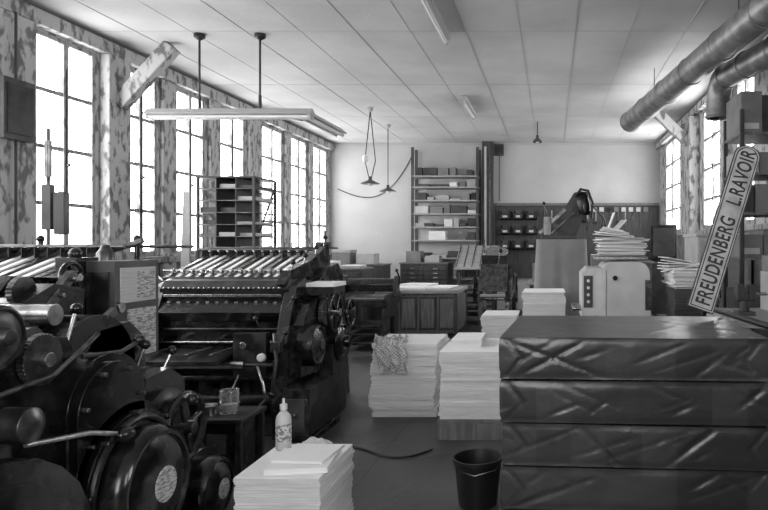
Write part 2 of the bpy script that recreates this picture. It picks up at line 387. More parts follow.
for (y,z,y2,z2) in((2.3,1.22,2.36,1.42),(2.9,1.1,2.96,1.36),(3.42,.98,3.46,1.12),(3.65,.93,3.70,1.05)):
    b.knob((-2.2,y,z),(-2.17,y2,z2),BLK,STL,.009,.026)
for y,z in((1.9,.65),(2.3,.66),(2.55,.58),(2.62,.25),(2.2,.25)): b.cyl((-1.98,y,z),(-1.94,y,z),.016,STD,seg=6)
b.cyl((-3.86,3.25,1.0),(-2.28,3.25,1.0),.30,BLK,seg=40)
for (y,z,r,m) in((2.15,1.18,.09,STD),(2.35,1.28,.07,RUB),(2.52,1.20,.06,STL),(2.68,1.30,.065,RUB),(2.85,1.22,.07,STD),(2.98,1.33,.05,STL),(2.0,1.33,.06,STD),(2.25,1.42,.045,STD)):
    b.cyl((-3.86,y,z),(-2.28,y,z),r,m,seg=24)
b.prism('X',[(2.75,1.0),(2.85,1.30),(3.05,1.40),(3.15,1.50),(3.4,1.48),(4.0,1.5),(4.15,1.3),(4.15,.4),(3.6,.4)],-2.72,-2.62,BLK)
b.prism('X',[(3.05,1.1),(3.0,1.38),(3.15,1.46),(4.1,1.46),(4.15,.4),(3.6,.4)],-3.95,-3.86,BLK)
b.gear((-2.59,3.30,1.30),.14,.04,BLK2); b.gear((-2.59,3.52,1.42),.09,.04,STD,26); b.gear((-2.55,3.12,1.42),.08,.03,STD,24)
b.prism('X',[(3.15,.85),(3.15,1.10),(3.28,1.22),(3.5,1.24),(3.62,1.15),(3.65,.85)],-2.62,-2.28,BLK)
b.prism('X',[(2.95,1.15),(3.0,1.38),(3.2,1.46),(3.4,1.42),(3.4,1.2)],-2.62,-2.45,BLK)
b.wheel((-2.52,3.40,1.48),(1,0,0),.075,BLK,STL,.013,4,.02)
b.cyl((-2.62,3.40,1.48),(-2.5,3.40,1.48),.02,STD)
b.beam((-2.42,2.75,1.05),(-2.48,3.35,1.50),.035,.05,STD); b.beam((-2.34,2.9,1.0),(-2.36,3.5,1.30),.03,.04,STD)
for k in range(6): b.cyl((-2.43-.01*k,2.82+.1*k,1.10+.075*k),(-2.38-.01*k,2.82+.1*k,1.10+.075*k),.012,STL,seg=6)
b.box(-3.6,-2.75,3.05,3.18,1.25,1.40,BLK2)
for k in range(14): b.knob((-3.55+k*.06,3.06,1.33),(-3.55+k*.06,2.98,1.35),STL,STL,.006,.013)
feedboard(b,-3.95,-2.80,3.35,4.15,1.36,1.58,14)
b.box(-2.72,-2.60,3.55,3.72,1.45,1.58,BLK); b.sph((-2.66,3.62,1.60),.035,BLK)
b.lathe((-2.72,3.95,1.52),(0,0,1),[(.05,0),(.05,.08),(.035,.1),(.02,.13)],STD,16)
b.sweep([(-3.9,4.25,1.64),(-2.35,4.25,1.64)],.010,STD,8)
for xx in(-3.35,-2.72,-3.85): b.cyl((xx,4.25,1.4),(xx,4.25,1.68),.015,BLK); b.sph((xx,4.25,1.69),.024,BLK)
b.cyl((-3.34,4.3,1.5),(-3.34,4.3,2.42),.012,STD,seg=8); b.box(-3.37,-3.31,4.28,4.32,1.75,2.05,DRK); b.box(-3.36,-3.32,4.29,4.31,2.1,2.34,STD)
b.box(-3.29,-3.22,4.28,4.33,1.72,2.0,BLK2)
b.beam((-2.95,4.2,1.58),(-2.65,4.2,1.68),.03,.03,STD)
b.box(-2.60,-2.44,3.62,4.02,.98,1.56,DRK)
b.box(-2.44,-2.432,3.66,3.98,1.32,1.52,PAPG); b.box(-2.434,-2.428,3.80,3.97,1.34,1.50,PRN); b.box(-2.44,-2.43,3.72,3.98,1.0,1.28,PRN)
b.box(-2.57,-2.47,3.61,3.622,1.05,1.5,BLK2)
b.cyl((-2.44,3.64,1.30),(-2.41,3.64,1.30),.03,STL)
for y,z in((3.45,.35),(3.75,.55)):
    b.cyl((-2.18,y,z),(-2.10,y,z),.016,STL,seg=8); b.sph((-2.10,y,z+.012),.018,STL,seg=8)
b.finish(.010,3)
# ---------------------------------------------------------------- middle press
b=MB('cylinder_printing_press')
pr=[(5.5,0),(5.5,.30),(5.58,.52),(5.56,.80),(5.66,1.05),(5.78,1.28),(6.0,1.34),(6.3,1.28),(6.6,1.42),(6.9,1.46),(7.1,1.3),(7.2,.7),(7.3,0)]
b.prism('X',pr,-2.38,-2.28,BLK); b.prism('X',pr,-3.55,-3.45,BLK)
b.box(-3.45,-2.38,5.95,7.2,0,.5,BLK2); b.box(-3.45,-2.38,5.6,5.95,0,.14,BLK2)
b.cyl((-3.45,6.12,.93),(-2.38,6.12,.93),.37,BLK,seg=48)
b.prism('X',[(5.70,.98),(5.66,1.06),(5.80,1.20),(6.1,1.30),(6.1,1.26),(5.84,1.16)],-3.45,-2.38,BLK)
for z,y in((.72,5.80),(.79,5.76)): b.cyl((-3.45,y,z),(-2.38,y,z),.012,STL,seg=10)
b.box(-3.44,-2.39,5.72,5.75,1.03,1.05,STL)
b.box(-3.44,-2.39,5.735,5.76,.90,.915,STD)
b.cyl((-3.30,5.52,.63),(-2.62,5.52,.63),.035,STL,seg=20); b.cyl((-3.45,5.52,.63),(-2.38,5.52,.63),.015,STD)
b.cyl((-3.45,5.66,.50),(-2.38,5.66,.50),.03,STD); b.cyl((-3.45,5.60,.33),(-2.38,5.60,.33),.045,BLK2)
b.prism('X',[(5.3,.70),(5.75,.74),(5.75,.71),(5.3,.67)],-3.42,-2.75,BLK2)
for xx in(-3.35,-3.0,-2.8): b.box(xx-.015,xx+.015,5.32,5.75,.745,.755,STL)
b.box(-3.45,-2.38,5.9,5.93,.14,.6,BLK2)
for k in range(5): b.box(-3.35+k*.2,-3.22+k*.2,5.885,5.90,.2,.48,BLK)
b.prism('X',[(5.78,1.17),(5.74,1.26),(5.82,1.33),(6.02,1.34),(6.02,1.17)],-3.48,-2.35,BLK2)
for k in range(24): b.knob((-3.42+k*.044,5.76,1.265),(-3.42+k*.044,5.715,1.27),STL,STL,.006,.011)
b.box(-3.44,-2.4,5.735,5.745,1.19,1.215,STL)
for k in range(12):
    b.box(-3.40+k*.085,-3.37+k*.085,5.725,5.735,1.10,1.15,STL)
feedboard(b,-3.62,-2.52,6.02,6.8,1.35,1.54,12)
for (y,z,r,m) in((6.3,1.30,.05,STL),(6.5,1.2,.09,RUB),(6.72,1.3,.07,STD)): b.cyl((-3.45,y,z),(-2.38,y,z),r,m)
b.beam((-3.6,6.0,1.3),(-3.95,6.3,1.42),.02,.05,STL); b.beam((-3.5,5.8,1.1),(-3.75,5.75,1.3),.02,.04,STD)
b.prism('X',[(5.75,1.30),(5.9,1.42),(6.4,1.5),(6.9,1.66),(6.95,1.45),(6.2,1.25)],-2.46,-2.38,BLK)
for (y,z) in((6.0,1.46),(6.3,1.52),(6.6,1.6),(6.85,1.7)): b.knob((-2.42,y,z-.1),(-2.40,y,z+.03),BLK,STL,.008,.025)
b.cyl((-2.42,6.9,1.4),(-2.42,6.9,1.80),.014,STD,seg=8); b.box(-2.52,-2.36,6.88,6.92,1.62,1.68,DRK)
b.sweep([(-3.7,6.95,1.62),(-2.3,6.95,1.62)],.010,STD,8)
for xx in(-3.65,-3.2,-2.8): b.cyl((xx,6.95,1.4),(xx,6.95,1.68),.012,STD,seg=8)
b.prism('X',[(5.62,.5),(5.66,.95),(5.8,1.12),(6.1,1.18),(6.5,1.1),(6.7,.8),(6.6,.45)],-2.28,-2.18,BLK)
disc_cover(b,-2.17,5.80,.76,.19,BLK,.10); bolts(b,-2.085,5.80,.76,.165,8,None,.008)
b.lathe((-2.07,5.80,.76),(1,0,0),[(.05,-.02),(.05,.02),(.0,.02)],STD,20)
b.wheel((-2.05,6.12,1.02),(1,0,0),.18,BLK,STL,.018,5); b.cyl((-2.2,6.12,1.02),(-2.05,6.12,1.02),.03,STL)
b.gear((-2.15,6.12,1.02),.13,.04,STD,34); b.gear((-2.15,6.42,.86),.17,.04,STD,40)
b.lathe((-2.14,6.42,.70),(1,0,0),[(.20,-.1),(.20,.06),(.16,.09),(.06,.10),(.05,.14),(.0,.14)],BLK,36)
b.box(-2.28,-2.10,6.2,6.6,0,.7,BLK2)
b.wheel((-2.02,6.48,.98),(1,0,0),.13,BLK,STD,.016,4,.03); b.cyl((-2.3,6.48,.98),(-2.0,6.48,.98),.022,STD)
b.box(-2.28,-2.04,5.45,6.05,0,.44,BLK2); b.box(-2.26,-2.08,5.44,5.452,.08,.36,DRK); b.box(-2.3,-2.0,5.42,6.1,0,.05,BLK)
b.box(-2.12,-2.06,5.442,5.46,.30,.36,STL); b.cyl((-2.17,5.45,.22),(-2.17,5.42,.22),.02,STL)
b.box(-2.72,-2.44,5.52,5.6,.52,.90,BLK2)
b.lathe((-2.46,5.50,.70),(0,-1,0),[(.035,0),(.035,.03),(.028,.04),(.0,.04)],ENAM,20)
b.lathe((-2.62,5.51,.80),(0,-1,0),[(.03,0),(.03,.03),(.0,.03)],STL,16)
b.sweep([(-2.5,5.5,.62),(-2.42,5.42,.50),(-2.40,5.42,.36),(-2.46,5.44,.30)],.013,STL,8)
b.sweep([(-2.36,5.5,.9),(-2.30,5.4,.70),(-2.34,5.42,.42)],.016,STD,8); b.sph((-2.34,5.42,.40),.03,BLK)
b.sweep([(-2.66,5.5,.55),(-2.68,5.4,.42),(-2.6,5.4,.34)],.010,STL,8)
b.box(-2.36,-2.28,5.42,5.5,.75,.84,STD); b.knob((-2.3,5.45,.8),(-2.22,5.4,.92),BLK,STL)
b.knob((-2.3,5.6,1.1),(-2.2,5.52,1.2),BLK,STL); b.knob((-2.5,5.55,.95),(-2.5,5.46,1.03),BLK,STL)
b.box(-2.30,-2.02,6.0,6.35,1.262,1.30,PAP); b.box(-2.28,-2.03,6.02,6.33,1.20,1.262,BLK2)
b.finish(.006)
# jar stand, jar
b=MB('side_stand'); b.box(-2.52,-2.14,4.46,4.86,.42,.45,BLK2)
for x in(-2.49,-2.17):
    for y in(4.49,4.83): b.box(x-.02,x+.02,y-.02,y+.02,0,.42,BLK2)
b.box(-2.48,-2.18,4.50,4.82,.06,.42,BLK); b.box(-2.40,-2.26,4.49,4.50,.2,.34,DRK); b.cyl((-2.33,4.49,.27),(-2.33,4.46,.27),.012,STL); b.finish(.005)
b=MB('glass_jar'); b.lathe((-2.31,4.64,.451),(0,0,1),[(.055,0),(.062,.01),(.065,.15),(.062,.16),(.058,.16),(.06,.15),(.056,.012),(.0,.01)],GLS,24)
b.ring((-2.31,4.64,.612),(0,0,1),.064,.004,STL); b.cyl((-2.31,4.64,.466),(-2.31,4.64,.52),.052,PAPG,seg=20); b.finish()
b=MB('ink_tin'); b.lathe((-2.43,4.6,.451),(0,0,1),[(.05,0),(.05,.06),(.053,.065),(.047,.07),(.0,.062)],STL,24); b.finish()
# ---------------------------------------------------------------- paper stacks
b=MB('paper_stack'); stack(b,-1.64,-1.20,3.34,3.90,.0,.45,lay=.018)
b.obox((-1.36,3.56,.472),(.32,.36,.03),(0,0,.12),PAP); b.obox((-1.35,3.60,.496),(.28,.30,.014),(0,0,-.08),PAP); b.finish()
def crumple(name,cx,cy,z,w,d,h,m,seed):
    b=MB(name)
    def fn(u,v):
        x=(u-.5)*w; y=(v-.5)*d; e=min(u,1-u,v,1-v)*4; e=min(e,1)
        n=noise.noise(V((x*9+seed,y*9,seed)))+.5*noise.noise(V((x*22,y*22+seed,2)))
        return (cx+x+.03*noise.noise(V((x*8,y*8,seed+5))),cy+y+.03*noise.noise(V((x*8,y*8,seed+9))),z+.004+e*h*(.5+.7*abs(n)))
    b.grid(fn,26,22,m); ob=b.finish(angle=80); return ob
crumple('cleaning_cloth',-1.40,3.84,.468,.20,.08,.06,CLO,3)
b=MB('plastic_bottle'); c=(-1.575,3.80,.459)
b.lathe(c,(0,0,1),[(.038,0),(.044,.008),(.044,.17),(.038,.195),(.02,.218),(.016,.22),(.016,.235)],WHT,24)
b.lathe((c[0],c[1],c[2]+.23),(0,0,1),[(.021,0),(.021,.03),(.008,.035),(.006,.065)],ENAM,16)
b.lathe((c[0],c[1],c[2]+.05),(0,0,1),[(.0445,0),(.0445,.10)],LAB,24,False); b.finish()
b=MB('paper_stack'); stack(b,-1.74,-1.12,6.22,6.90,.0,.70,lay=.022,jit=.014); b.finish()
b=MB('pallet'); 
for k in range(5): b.box(-.98,-.42,5.5+k*.18,5.62+k*.18,.14,.17,WOOD)
for x in(-.98,-.74,-.5): b.box(x,x+.08,5.5,6.34,.03,.14,WOOD)
b.box(-.98,-.42,5.49,5.50,.0,.14,WOOD); b.finish(.003)
b=MB('paper_stack'); stack(b,-.97,-.43,5.52,6.32,.17,.74,lay=.03,jit=.010); stack(b,-.90,-.64,5.75,6.2,.747,.81,lay=.02); b.finish()
b=MB('cleaning_rag')
def rag(u,v):
    x=-1.56+(u-.5)*(.34-.10*v)+.10*(v-.5)+.05*noise.noise(V((u*5,v*5,1)))
    s=v*.60
    fr=6.195
    if s<.30: y=fr+.30-s; z=.712
    elif s<.33: y=fr-(s-.30)*.6; z=.712-(s-.30)*.5
    else: y=fr-.02; z=.697-(s-.33)
    n=noise.noise(V((u*6,v*3.5,3))); n2=noise.noise(V((u*13,v*9,8)))
    if s<.30: z+=.095*abs(n)+.03*abs(n2)+.004
    else: y-=.09*abs(n)+.02*abs(n2)+.004; z+=.05*noise.noise(V((u*3,1,5)))
    return (x,y,z)
b.grid(rag,34,40,RAG); b.finish(angle=80)
b=MB('paper_stack'); stack(b,-.88,-.44,8.0,8.6,0,.78,jit=.01); b.finish()
b=MB('paper_stack'); stack(b,-.35,.14,7.5,8.15,0,1.10,lay=.03,jit=.012); b.finish()
# ---------------------------------------------------------------- bucket and cable
b=MB('bucket'); c=(-.478,4.14,.0)
b.lathe(c,(0,0,1),[(.115,0),(.12,.005),(.150,.28),(.162,.285),(.162,.305),(.150,.305),(.142,.28),(.112,.015),(.0,.012)],RUB,36)
b.sweep([(c[0]-.16,c[1],.29),(c[0]-.12,c[1]-.13,.26),(c[0],c[1]-.175,.24),(c[0]+.12,c[1]-.13,.26),(c[0]+.16,c[1],.29)],.004,STD,6)
b.finish()
b=MB('power_cable'); pts=[]
for i in range(30):
    t=i/29; pts.append((-2.02+t*1.05,5.05+.25*math.sin(t*5.5)-.1*t+.45*t*t,.009))
b.sweep(pts,.007,RUB,6); b.finish()
# ---------------------------------------------------------------- wrapped pile
def bundle(b,cx,cy,z0,w,d,h,seed,rz):
    nx,ny,nz=110,64,18; R=Matrix.Rotation(rz,3,'Z'); cache={}
    rnd=random.Random(seed)
    lines=[(rnd.uniform(-.58,.58),rnd.choice((-1,1))*rnd.uniform(.08,.30),rnd.uniform(.4,1.2),rnd.uniform(-1.2,.2),rnd.uniform(-.2,1.2)) for _ in range(13)]
    linesy=[(rnd.uniform(-.4,.4),rnd.choice((-1,1))*rnd.uniform(.08,.25),rnd.uniform(.4,1.2),-1.2,1.2) for _ in range(7)]
    def crease(c,t,ls):
        a=0
        for x0,dx,s,t0,t1 in ls:
            dd=abs(c-(x0+dx*t)); wd=.018+.01*s
            if dd<wd:
                fade=max(0,min(1,(t-t0)*3,(t1-t)*3)); a+=s*fade*(1-dd/wd)
        return min(a,1.6)
    def vert(i,j,k):
        if (i,j,k) in cache: return cache[(i,j,k)]
        px,py,pz=2*i/nx-1,2*j/ny-1,2*k/nz-1
        x=px*w/2; y=py*d/2; z=pz*h/2
        n=noise.noise(V((x*2+seed*3,y*2,z*3))); e=1-abs(pz)**6
        if abs(px)>.999:
            x+=math.copysign((.005*n-.007+.006*crease(y,pz,linesy))*e-(.004 if abs(pz)>.99 else 0),px)
        if abs(py)>.999:
            pl=max(0,.025-abs(abs(px)-(.84+.13*abs(pz))))/.025
            y+=math.copysign((.005*n-.007+.006*crease(x,pz,lines)+.005*pl)*e-(.004 if abs(pz)>.99 else 0),py)
        if k==nz: z+=.003*n+.0025*crease(x,py,[(a,b2,c2,-1.2,1.2) for a,b2,c2,_,_ in lines[:5]])
        p=R@V((x,y,z))+V((cx,cy,z0+h/2))
        v=b.bm.verts.new(p); cache[(i,j,k)]=v; return v
    for i in range(nx):
        for j in range(ny):
            for k in(0,nz): b.face([vert(i,j,k),vert(i+1,j,k),vert(i+1,j+1,k),vert(i,j+1,k)],WRAP,True)
        for k in range(nz):
            for j in(0,ny): b.face([vert(i,j,k),vert(i+1,j,k),vert(i+1,j,k+1),vert(i,j,k+1)],WRAP,True)
    for j in range(ny):
        for k in range(nz):
            for i in(0,nx): b.face([vert(i,j,k),vert(i,j+1,k),vert(i,j+1,k+1),vert(i,j,k+1)],WRAP,True)
b=MB('wrapped_paper_bundles')
for k in range(6):
    bundle(b,.40+random.uniform(-.016,.016),3.44+random.uniform(-.016,.016),.035+k*.199,1.22,.92,.192,k*3.7+1,-.06+random.uniform(-.016,.016))
b.box(-.18,.98,3.02,3.86,0,.04,WOOD)
b.finish(angle=40)
# ---------------------------------------------------------------- workbench
b=MB('imposing_workbench')
X0,X1,Y0,Y1=-3.17,-1.72,11.65,13.0
b.box(X0+.04,X1-.04,Y0+.04,Y1-.04,.06,.78,WOOD); b.box(X0-.02,X1+.02,Y0-.02,Y1+.02,.78,.84,WOODL)
for k in range(4):
    xa=X0+.08+k*.345; b.box(xa,xa+.30,Y0+.02,Y0+.045,.12,.72,WOODD); b.box(xa+.03,xa+.27,Y0+.012,Y0+.03,.16,.68,WOOD)
for x in(X0,X1-.06):
    for y in(Y0,Y1-.06): b.box(x,x+.06,y,y+.06,0,.78,WOODD)
for k in range(3): b.box(X1-.045,X1-.02,Y0+.1+k*.42,Y0+.46+k*.42,.14,.70,WOOD)
b.finish(.006)
b=MB('paper_sheets'); 
b.obox((-2.75,12.2,.857),(.75,.6,.03),(0,0,.05),PAP); b.obox((-2.2,12.4,.855),(.6,.75,.022),(0,0,-.1),PAP); b.obox((-2.6,12.6,.888),(.6,.5,.03),(0,0,-.2),PAPS); b.finish()
def typecab(x0,x1,y0,y1,h,n,name='type_case_cabinet'):
    b=MB(name); b.box(x0,x1,y0,y1,0,h,WOODD); b.box(x0-.02,x1+.02,y0-.02,y1+.02,h,h+.03,WOOD)
    cols=2
    for c in range(cols):
        xa=x0+.03+c*(x1-x0-.03)/cols; xb=xa+(x1-x0-.03)/cols-.03
        for k in range(n):
            z=.08+k*(h-.12)/n; zh=(h-.12)/n*.82
            b.box(xa,xb,y0-.018,y0,z,z+zh,WOODD); b.box((xa+xb)/2-.05,(xa+xb)/2+.05,y0-.035,y0-.018,z+zh*.3,z+zh*.65,STL)
    b.finish(.004)
typecab(-4.35,-3.3,11.2,11.9,1.22,12); typecab(-4.5,-3.3,12.6,13.2,1.25,10)
typecab(-3.2,-2.2,13.6,14.3,1.25,12); typecab(-4.9,-4.0,9.3,10.0,1.1,10)
b=MB('paper_sheets'); stack(b,-4.2,-3.85,11.35,11.8,1.252,1.36); stack(b,-3.7,-3.35,11.3,11.7,1.252,1.29,m=CARDL); b.finish()
b=MB('cardboard_box'); b.box(-4.3,-3.95,12.65,13.05,1.282,1.55,CARD); b.box(-4.31,-3.94,12.64,13.06,1.50,1.56,CARDL); b.box(-3.85,-3.5,12.7,13.1,1.282,1.48,CARDL); b.finish(.004)
b=MB('cardboard_box'); b.box(-3.1,-2.8,13.7,14.1,1.282,1.52,CARD);b.box(-2.7,-2.4,13.7,14.1,1.282,1.42,CARDL); b.finish(.004)
b=MB('proofing_press')
X0,X1,Y0,Y1=-3.35,-2.55,10.0,10.9
for x in(X0+.04,X1-.12):
    b.prism('X',[(Y0+.05,0),(Y0+.12,.70),(Y1-.12,.70),(Y1-.05,0),(Y1-.2,0),(Y1-.28,.5),(Y0+.28,.5),(Y0+.2,0)],x,x+.08,BLK2)
b.box(X0,X1,Y0,Y1,.70,.80,BLK2); b.box(X0+.05,X1-.05,Y0+.02,Y1-.02,.80,.83,STL)
for x in(X0+.01,X1-.03): b.box(x,x+.02,Y0-.05,Y1+.05,.80,.88,STD)
b.cyl((X0-.02,10.55,1.0),(X1+.02,10.55,1.0),.11,BLK,seg=28)
for x in(X0-.03,X1-.01): b.prism('X',[(10.40,.82),(10.42,1.08),(10.50,1.15),(10.60,1.15),(10.68,1.08),(10.70,.82)],x,x+.04,BLK2)
b.sweep([(X1+.05,10.55,1.0),(X1+.10,10.4,1.12),(X1+.10,10.2,1.24)],.014,STL,8); b.sph((X1+.10,10.19,1.25),.03,BLK)
for k in range(3): b.box(X0+.12,X1-.14,Y0+.1,Y1-.1,.12+k*.13,.14+k*.13,DRK)
b.finish(.005)
b=MB('composing_frame')
for x in(-1.95,-1.25):
    b.box(x,x+.05,13.3,13.36,0,1.15,WOODD); b.box(x,x+.05,13.9,13.96,0,1.55,WOODD); b.beam((x+.025,13.2,1.12),(x+.025,14.0,1.58),.05,.05,WOODD)
b.prism('X',[(13.2,1.15),(14.0,1.60),(14.0,1.64),(13.2,1.19)],-2.0,-1.15,WOODL)
for k in range(6): b.prism('X',[(13.22,1.19),(13.98,1.62),(13.98,1.66),(13.22,1.22)],-1.98+k*.16,-1.965+k*.16,WOODD)
for k in range(7): b.box(-1.9,-1.25,13.32,13.9,.15+k*.13,.18+k*.13,WOOD)
b.finish(.003)
b=MB('storage_rack')
for x in(-3.16,-1.70):
    for y in(14.6,15.0): b.box(x-.03,x+.03,y,y+.05,0,3.85,WOODD)
for k,z in enumerate((.4,.9,1.35,1.75,2.05,2.35,2.65,2.95,3.2)):
    b.box(-3.18,-1.68,14.6,15.05,z-.02,z+.015,WOODL)
    x=-3.1
    while x<-1.85:
        w=random.uniform(.12,.4); w=min(w,-1.76-x); h=random.uniform(.04,.2)
        if random.random()<.85: b.box(x,x+w,14.62+random.uniform(0,.08),15.0,z+.015,z+.015+h,random.choice([PAPS,CARD,CARDL,BLK2,DRK,PAPG,DRK]))
        x+=w+.03
b.box(-3.18,-1.68,15.04,15.06,1.0,3.3,PAPG)
b.finish(.003)
b=MB('timber_column'); b.box(-1.62,-1.38,14.85,15.07,0,H,WOODD); b.box(-1.57,-1.52,14.83,14.85,1.5,3.9,PAPG); b.box(-1.46,-1.43,14.835,14.85,.9,3.7,STD); b.finish(.006)
b=MB('junction_box'); b.box(-1.34,-1.14,15.0,15.09,3.72,3.98,DRK); b.cyl((-1.24,15.02,2.66),(-1.24,15.02,3.72),.012,DRK,seg=6); b.box(-1.32,-1.16,14.99,15.0,3.75,3.95,BLK2); b.finish(.004)
b=MB('tool_board')
b.box(-1.34,2.44,15.04,15.09,.9,2.56,WOODD); b.box(-1.34,2.44,15.0,15.09,2.56,2.62,WOOD)
for r in range(3):
    for c in range(3):
        x=-1.22+c*.30; z=1.55+r*.34
        b.box(x,x+.24,14.86,15.04,z,z+.03,DRK); b.box(x,x+.24,14.86,14.88,z,z+.14,BLK2); b.box(x,x+.02,14.86,15.04,z,z+.2,BLK2); b.box(x+.22,x+.24,14.86,15.04,z,z+.2,BLK2)
        b.box(x+.07,x+.17,14.85,14.86,z+.05,z+.10,PAPG)
        b.box(x+.05,x+.19,14.92,15.0,z+.03,z+.22,DRK)
for k in range(14):
    x=-.2+k*.17; l=random.uniform(.15,.4)
    b.cyl((x,15.03,2.45),(x,15.03,2.45-l),.015,random.choice([STD,STD,WOODL]),seg=6); b.box(x-.04,x+.04,15.01,15.04,2.40-l,2.46-l,random.choice([STD,BLK2,DRK]))
for k in range(8):
    x=.9+k*.17; b.box(x,x+.10,15.0,15.04,2.42,2.52,random.choice([PAPG,CARD,CARD,BLK2]))
b.finish(.003)
b=MB('wall_cable'); pts=[]
for i in range(22):
    t=i/21; pts.append((-5.0+t*1.75,15.085,2.95-.35*math.sin(t*2.2)+t**3*1.1))
b.sweep(pts,.009,RUB,6); b.finish()
# ---------------------------------------------------------------- platen press
b=MB('platen_press')
b.box(-1.35,-.65,10.7,11.6,0,.12,BLK2)
for x in(-1.25,-.80): b.prism('X',[(10.8,.12),(10.85,.7),(10.95,1.05),(11.3,1.3),(11.5,1.1),(11.55,.12)],x,x+.07,BLK)
b.obox((-1.0,10.95,1.1),(.46,.05,.5),(-.5,0,0),STD); b.obox((-1.0,11.2,1.2),(.44,.06,.55),(.15,0,0),BLK2)
b.lathe((-1.0,11.35,1.52),(0,-.4,1),[(.22,0),(.22,.02),(.0,.02)],STL,28); b.wheel((-.66,11.25,.72),(1,0,0),.42,BLK,BLK2,.028,6,.05); b.cyl((-1.25,11.25,.72),(-.6,11.25,.72),.03,STL)
b.wheel((-1.33,11.1,.9),(1,0,0),.2,BLK,STD,.02,5)
b.sweep([(-.9,10.8,1.05),(-.9,10.6,1.3),(-.85,10.55,1.55)],.014,STL,8); b.sph((-.85,10.55,1.56),.035,BLK)
b.box(-1.2,-.8,10.65,10.9,.8,.83,WOODL); b.cyl((-1.2,11.4,1.2),(-1.2,11.4,1.75),.012,STD,seg=8); b.finish(.005)
b=MB('work_table'); b.box(-.5,2.1,12.4,13.2,.88,.93,WOODL)
for x in(-.45,2.0):
    for y in(12.45,13.1): b.box(x,x+.06,y,y+.06,0,.88,WOODD)
b.box(-.4,2.0,12.5,13.1,.3,.33,WOOD); b.finish(.004)
b=MB('cardboard_box')
for (x,w,h,m) in((-.4,.35,.35,CARD),(.0,.3,.22,DRK),(.75,.4,.45,CARD),(1.25,.35,.6,DRK),(1.65,.35,.4,CARD)): b.box(x,x+w,12.6,13.0,.931,.93+h,m); b.box(x-.005,x+w+.005,12.595,13.005,.88+h,.935+h,m)
b.finish(.004)
# ---------------------------------------------------------------- tarpaulin-covered stand with machine
b=MB('tarpaulin_covered_stand')
x0,x1,y0,y1,zt=-.22,.44,8.40,8.95,1.72
cx,cy=(x0+x1)/2,(y0+y1)/2
def drp(u,v):
    t=u*2*math.pi; c,s_=math.cos(t),math.sin(t); k=7
    r=(abs(c)**k+abs(s_)**k)**(-1/k)
    px=cx+r*c*(x1-x0)/2; py=cy+r*s_*(y1-y0)/2
    am=.0+.028*v; f=am*(math.sin(t*9)+.6*math.sin(t*14+2))
    return (px+c*(f+.05*v),py+s_*(f+.05*v),zt-v*1.69)
b.grid(drp,150,12,TARP)
ring=[drp(i/150,0) for i in range(150)]
b.prism('Z',[(p[0],p[1]) for p in ring],zt-.04,zt+.004,TARP)
b.finish(angle=70,merge=True)
b=MB('paper_drilling_machine')
b.box(-.15,.30,8.45,8.9,1.73,1.78,BLK2)
b.prism('Y',[(-.10,1.78),(.30,1.78),(.40,2.02),(.46,2.26),(.38,2.36),(.28,2.34),(.14,2.12)],8.55,8.7,BLK2)
b.lathe((.42,8.62,2.08),(-.15,0,1),[(.06,-.04),(.11,.0),(.12,.1),(.11,.2),(.07,.27),(.0,.28)],BLK,24)
b.lathe((.42,8.62,1.94),(-.1,0,1),[(.03,0),(.05,.05),(.06,.14)],STD,20)
b.sweep([(.28,8.58,2.26),(.36,8.5,2.38),(.46,8.5,2.36),(.52,8.5,2.2),(.50,8.5,2.0)],.018,RUB,8)
b.beam((-.18,8.5,1.80),(.16,8.5,2.12),.03,.05,STD); b.beam((-.02,8.48,1.8),(.30,8.48,2.1),.03,.03,BLK)
b.sweep([(.5,8.5,2.18),(.66,8.45,2.0),(.70,8.45,1.85)],.012,BLK2,8); b.sph((.70,8.45,1.84),.03,BLK); b.knob((-.02,8.6,1.8),(-.12,8.55,2.2),BLK,STD)
b.box(-.12,-.02,8.45,8.6,1.78,2.02,BLK); b.finish(.008)
# ---------------------------------------------------------------- small offset duplicator
b=MB('offset_duplicator')
b.box(.28,1.05,6.6,7.4,0,.85,DRK); b.box(.26,1.07,6.58,7.42,.85,.90,BLK2)
body=[(.50,.90)]+[(.50+.10*(1-math.cos(t)),1.38+.10*math.sin(t)) for t in[math.pi/2*k/5 for k in range(6)]]+[(.85,1.48)]+[(.85+.12*math.sin(t),1.36+.12*math.cos(t)) for t in[math.pi/2*k/5 for k in range(6)]]+[(.98,.90)]
b.prism('Y',body,6.5,7.3,WHT)
b.prism('Y',[(.29,.90),(.29,1.36),(.35,1.42),(.50,1.42),(.50,.90)],6.55,7.2,WHT)
b.box(.31,.40,6.54,6.55,1.02,1.34,DRK)
for k in range(4): b.lathe((.355,6.54,1.08+.07*k),(0,-1,0),[(.016,0),(.016,.02),(.0,.02)],ENAM,12)
b.box(.53,.535,6.495,6.5,.92,1.40,DRK); b.box(.55,.94,6.485,6.5,.92,.94,DRK)
b.lathe((.62,6.5,1.32),(0,-1,0),[(.025,0),(.025,.03),(.0,.03)],BLK,16)
b.box(.92,.98,6.47,6.5,1.0,1.3,STD)
b.box(.42,.98,6.7,7.3,1.50,1.53,STL)
for k in range(5): b.cyl((.20,6.65+k*.12,1.0),(.30,6.65+k*.12,1.0),.02,STL,seg=10)
b.finish(.015,3)
b=MB('paper_stack')
for k in range(16):
    b.obox((.72+random.uniform(-.03,.03),7.0+random.uniform(-.03,.03),1.540+k*.012+.005),(.50,.42,.009),(0,random.uniform(-.01,.02),random.uniform(-.25,.25)),PAP if k%3 else PAPG)
for k in range(7):
    b.obox((.66+random.uniform(-.02,.02),7.0,1.75+k*.012),(.40-.03*k,.32,.008),(0,.08+.02*k,random.uniform(-.3,.3)),PAP)
